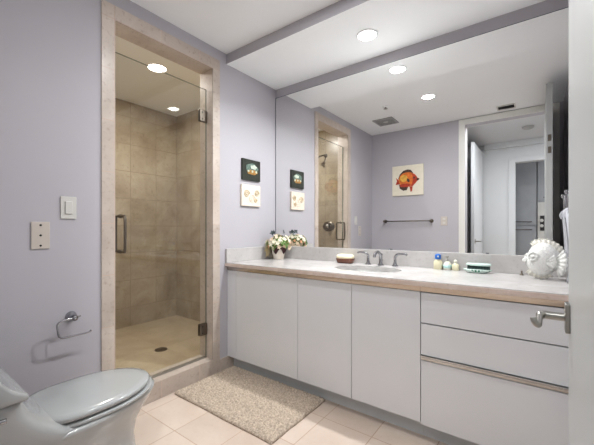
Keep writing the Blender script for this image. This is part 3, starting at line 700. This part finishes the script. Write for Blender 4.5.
def flower_mesh(r, np_, m, name='flower'):
    bm = bmesh.new()
    for lay, (rr_, tilt, off) in enumerate(((1, .35, 0), (.72, .9, .4))):
        for k in range(np_):
            a = 2*PI*k/np_+off; d = Vector((math.cos(a), math.sin(a), 0)); s = Vector((-d.y, d.x, 0)); L_ = r*rr_
            c = [Vector((0, 0, .002*lay)), d*L_*.5+s*L_*.34+Vector((0, 0, L_*tilt*.45)), d*L_+Vector((0, 0, L_*tilt*.55)), d*L_*.5-s*L_*.34+Vector((0, 0, L_*tilt*.45)), d*L_*.55+Vector((0, 0, L_*tilt*.30))]
            v = [bm.verts.new(p) for p in c]
            bm.faces.new((v[0], v[1], v[4])); bm.faces.new((v[1], v[2], v[4])); bm.faces.new((v[2], v[3], v[4])); bm.faces.new((v[3], v[0], v[4]))
    me = bpy.data.meshes.new(name); bm.to_mesh(me); bm.free(); me.materials.append(m); return me
FM = [flower_mesh(.019, 5, M['petal']), flower_mesh(.020, 5, M['petal2']), flower_mesh(.014, 5, M['peach'])]
LM = [flower_mesh(.034, 4, M['leaf'], 'leaf_cluster'), flower_mesh(.026, 4, M['dleaf'], 'leaf_cluster')]
pc = Vector((PX, PY, Z1+.104))
def put(me, name, d, r, sc=1, cen=pc):
    o = bpy.data.objects.new(name, me); COL.objects.link(o); o.parent = fpn
    d = Vector(d).normalized(); o.location = cen+Vector((d.x*r*1.12, d.y*r*1.05, d.z*r*.95))-wloc(fpn)
    o.rotation_euler = d.to_track_quat('Z', 'Y').to_euler(); o.scale = (sc,)*3; return o
for i in range(60):
    z = 1-(i+.5)/60*1.45; a = i*2.39996; q = math.sqrt(max(0, 1-z*z))
    r_ = random.uniform(.058, .084)
    put(FM[(0, 1, 0, 1, 2)[i % 5]], 'flower', (q*math.cos(a), q*math.sin(a), z*.75), r_, .8+.4*random.random())
for i in range(34):
    z = 1-(i+.5)/34*1.3; a = i*2.39996+1.1; q = math.sqrt(max(0, 1-z*z))
    put(LM[0], 'leaf_cluster', (q*math.cos(a), q*math.sin(a), z*.75), random.uniform(.05, .074), .8)
for dx, dy, dz in ((-.42, -.1, 1), (-.62, 0, .95), (-.50, -.3, 1.05), (-.48, -.1, 1.2), (.2, .3, 1.1)):
    o = put(LM[1], 'leaf_cluster', (dx, dy, dz), .098, .8); o.rotation_euler = (1.2*dz, .5+dx, dx*9)
for i in range(26):
    a = PI+random.uniform(-1.0, 1.1); l = random.uniform(.07, .11)
    e = Vector((max(.052, PX+l*math.cos(a)), PY+l*math.sin(a)*.8, Z1+random.uniform(.004, .06)))
    mid = (pc+e)/2+Vector((-.025, 0, .03+random.random()*.02))
    obj('straw_stem', tube(bmesh.new(), smoothpath([pc, mid, e], 5), .0017, 5), M['straw'], fpn)
fpn.scale = (1.28, 1.28, 1.28)

# ------------------------------------------------------------------ bath rug
def rugmat():
    m = mat('taupe_chenille', (184, 168, 151), .95, var=.34, vscale=90, bump=.8, bscale=160, detail=5); return m
M['rug'] = rugmat()
bm = bmesh.new(); nx, ny = 200, 126; rx0, rx1, ry0, ry1 = .035, .912, -1.112, -.572
g = []
rnd = random.Random(3)
cells = {}
def bumpn(x, y):
    s = .011; i, j = int(x/s), int(y/s); best = 9; b2 = 0
    for a in (-1, 0, 1):
        for b in (-1, 0, 1):
            k = (i+a, j+b)
            if k not in cells: cells[k] = ((i+a+rnd.random())*s, (j+b+rnd.random())*s, rnd.random())
            p = cells[k]; d = (p[0]-x)**2+(p[1]-y)**2
            if d < best: best = d; b2 = p[2]
    return max(0, 1-math.sqrt(best)/s)*.012*(.4+1.2*b2)
for i in range(nx+1):
    row = []
    for j in range(ny+1):
        u, v = i/nx, j/ny; x = rx0+(rx1-rx0)*u; y = ry0+(ry1-ry0)*v
        e = min(min(u, 1-u)*(rx1-rx0), min(v, 1-v)*(ry1-ry0)); f = min(1, e/.018)
        x += .0015*math.sin(v*17)*(u-.5)*2; y += .0015*math.sin(u*13)*(v-.5)*2
        z = .006+.012*math.sqrt(max(0, f))+bumpn(x+5, y+5)*(.3+.7*f)
        if e > .028 and e < .036: z -= .004
        row.append(bm.verts.new((x, y, z)))
    g.append(row)
for i in range(nx):
    for j in range(ny): bm.faces.new((g[i][j], g[i+1][j], g[i+1][j+1], g[i][j+1]))
edge = [g[i][0] for i in range(nx+1)]+[g[nx][j] for j in range(1, ny+1)]+[g[i][ny] for i in range(nx-1, -1, -1)]+[g[0][j] for j in range(ny-1, 0, -1)]
low = [bm.verts.new((v.co.x, v.co.y, .0005)) for v in edge]
for i in range(len(edge)): bm.faces.new((edge[i], edge[(i+1) % len(edge)], low[(i+1) % len(low)], low[i]))
bm.faces.new(low)
rg = tag(obj('bath_rug', bm, M['rug'], base=(.47, -.84, 0), smooth=True), 'taupe shaggy bath rug on the tile floor in front of the vanity', 'rug')

# ------------------------------------------------------------------ toilet (one-piece, faces the vanity wall)
TX = .455
to = thing('toilet', 'white one-piece toilet with closed lid beside the left wall', 'toilet', (TX, -1.9, 0))
def egg(yb, yf, hw, z, n=56, p=2.2, wb=.80):
    """elongated outline, blunt at the back yb, round at the front yf"""
    L_ = yf-yb; yc = yb+L_*.48; out = []
    for k in range(n):
        a = 2*PI*k/n; s_, c_ = math.sin(a), math.cos(a)
        if c_ >= 0: y = yc+(yf-yc)*c_; x = hw*s_*(1 if p == 2 else 1)
        else: y = yc+(yc-yb)*math.copysign(abs(c_)**(.62), c_); x = hw*math.copysign(abs(s_)**(.75), s_)
        out.append((TX+x, y, z))
    return out
bm = bmesh.new()
loft(bm, [egg(-2.22, -1.575, .128, .001), egg(-2.22, -1.575, .130, .03), egg(-2.23, -1.60, .124, .09), egg(-2.24, -1.610, .126, .17), egg(-2.25, -1.595, .140, .24), egg(-2.25, -1.565, .162, .29), egg(-2.25, -1.535, .182, .335), egg(-2.25, -1.518, .192, .365), egg(-2.25, -1.515, .194, .378), egg(-2.25, -1.522, .188, .383)])
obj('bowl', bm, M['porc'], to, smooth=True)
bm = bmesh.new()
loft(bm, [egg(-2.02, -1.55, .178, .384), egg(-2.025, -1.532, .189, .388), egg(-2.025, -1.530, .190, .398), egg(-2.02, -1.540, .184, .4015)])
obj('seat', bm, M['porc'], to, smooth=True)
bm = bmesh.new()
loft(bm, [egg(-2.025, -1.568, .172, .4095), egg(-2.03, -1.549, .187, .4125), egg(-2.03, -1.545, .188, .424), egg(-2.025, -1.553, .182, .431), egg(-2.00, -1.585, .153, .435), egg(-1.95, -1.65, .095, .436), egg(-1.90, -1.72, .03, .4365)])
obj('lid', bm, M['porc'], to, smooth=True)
def rr2(x0, x1, y0, y1, z, p=7, n=56):
    return rrect((x0+x1)/2, (y0+y1)/2, z, (x1-x0)/2, (y1-y0)/2, p, n)
# tank body: flank sweeps forward below the seat line
bm = bmesh.new()
tk = [(.10, .13, -2.05), (.20, .15, -2.00), (.30, .175, -1.92), (.35, .190, -1.86), (.375, .195, -1.87), (.40, .198, -1.92), (.43, .201, -1.97), (.46, .204, -2.01), (.50, .207, -2.045), (.54, .208, -2.062), (.563, .208, -2.067)]
loft(bm, [rr2(TX-w, TX+w, -2.275, yf, z, 5) for z, w, yf in tk])
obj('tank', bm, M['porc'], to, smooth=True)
bm = bmesh.new()
# tank lid: concave top rising to the back, profile in y-z extruded across x with rounded ends
pr = [(-2.064, .542), (-2.060, .550), (-2.066, .560), (-2.085, .572), (-2.105, .590), (-2.125, .615), (-2.145, .650), (-2.165, .690), (-2.19, .715), (-2.23, .725), (-2.27, .725), (-2.276, .715), (-2.276, .542)]
rings = []
for k in range(-8, 9):
    t = k/8; x = TX+.214*math.sin(t*PI/2); q = (1-abs(t)**8)**.5 if abs(t) < 1 else .0
    q = .93+.07*q
    rings.append([(x, -2.276+(y+2.276)*q, .567+(z-.542)*q*.9) for y, z in pr])
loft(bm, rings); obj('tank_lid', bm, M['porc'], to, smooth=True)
h = obj('flush_lever', tube(bmesh.new(), smoothpath([(TX+.200, -2.17, .53), (TX+.222, -2.17, .53), (TX+.226, -2.16, .53), (TX+.226, -2.125, .528)], 4), .008, 12), M['chrome'], to, smooth=True)
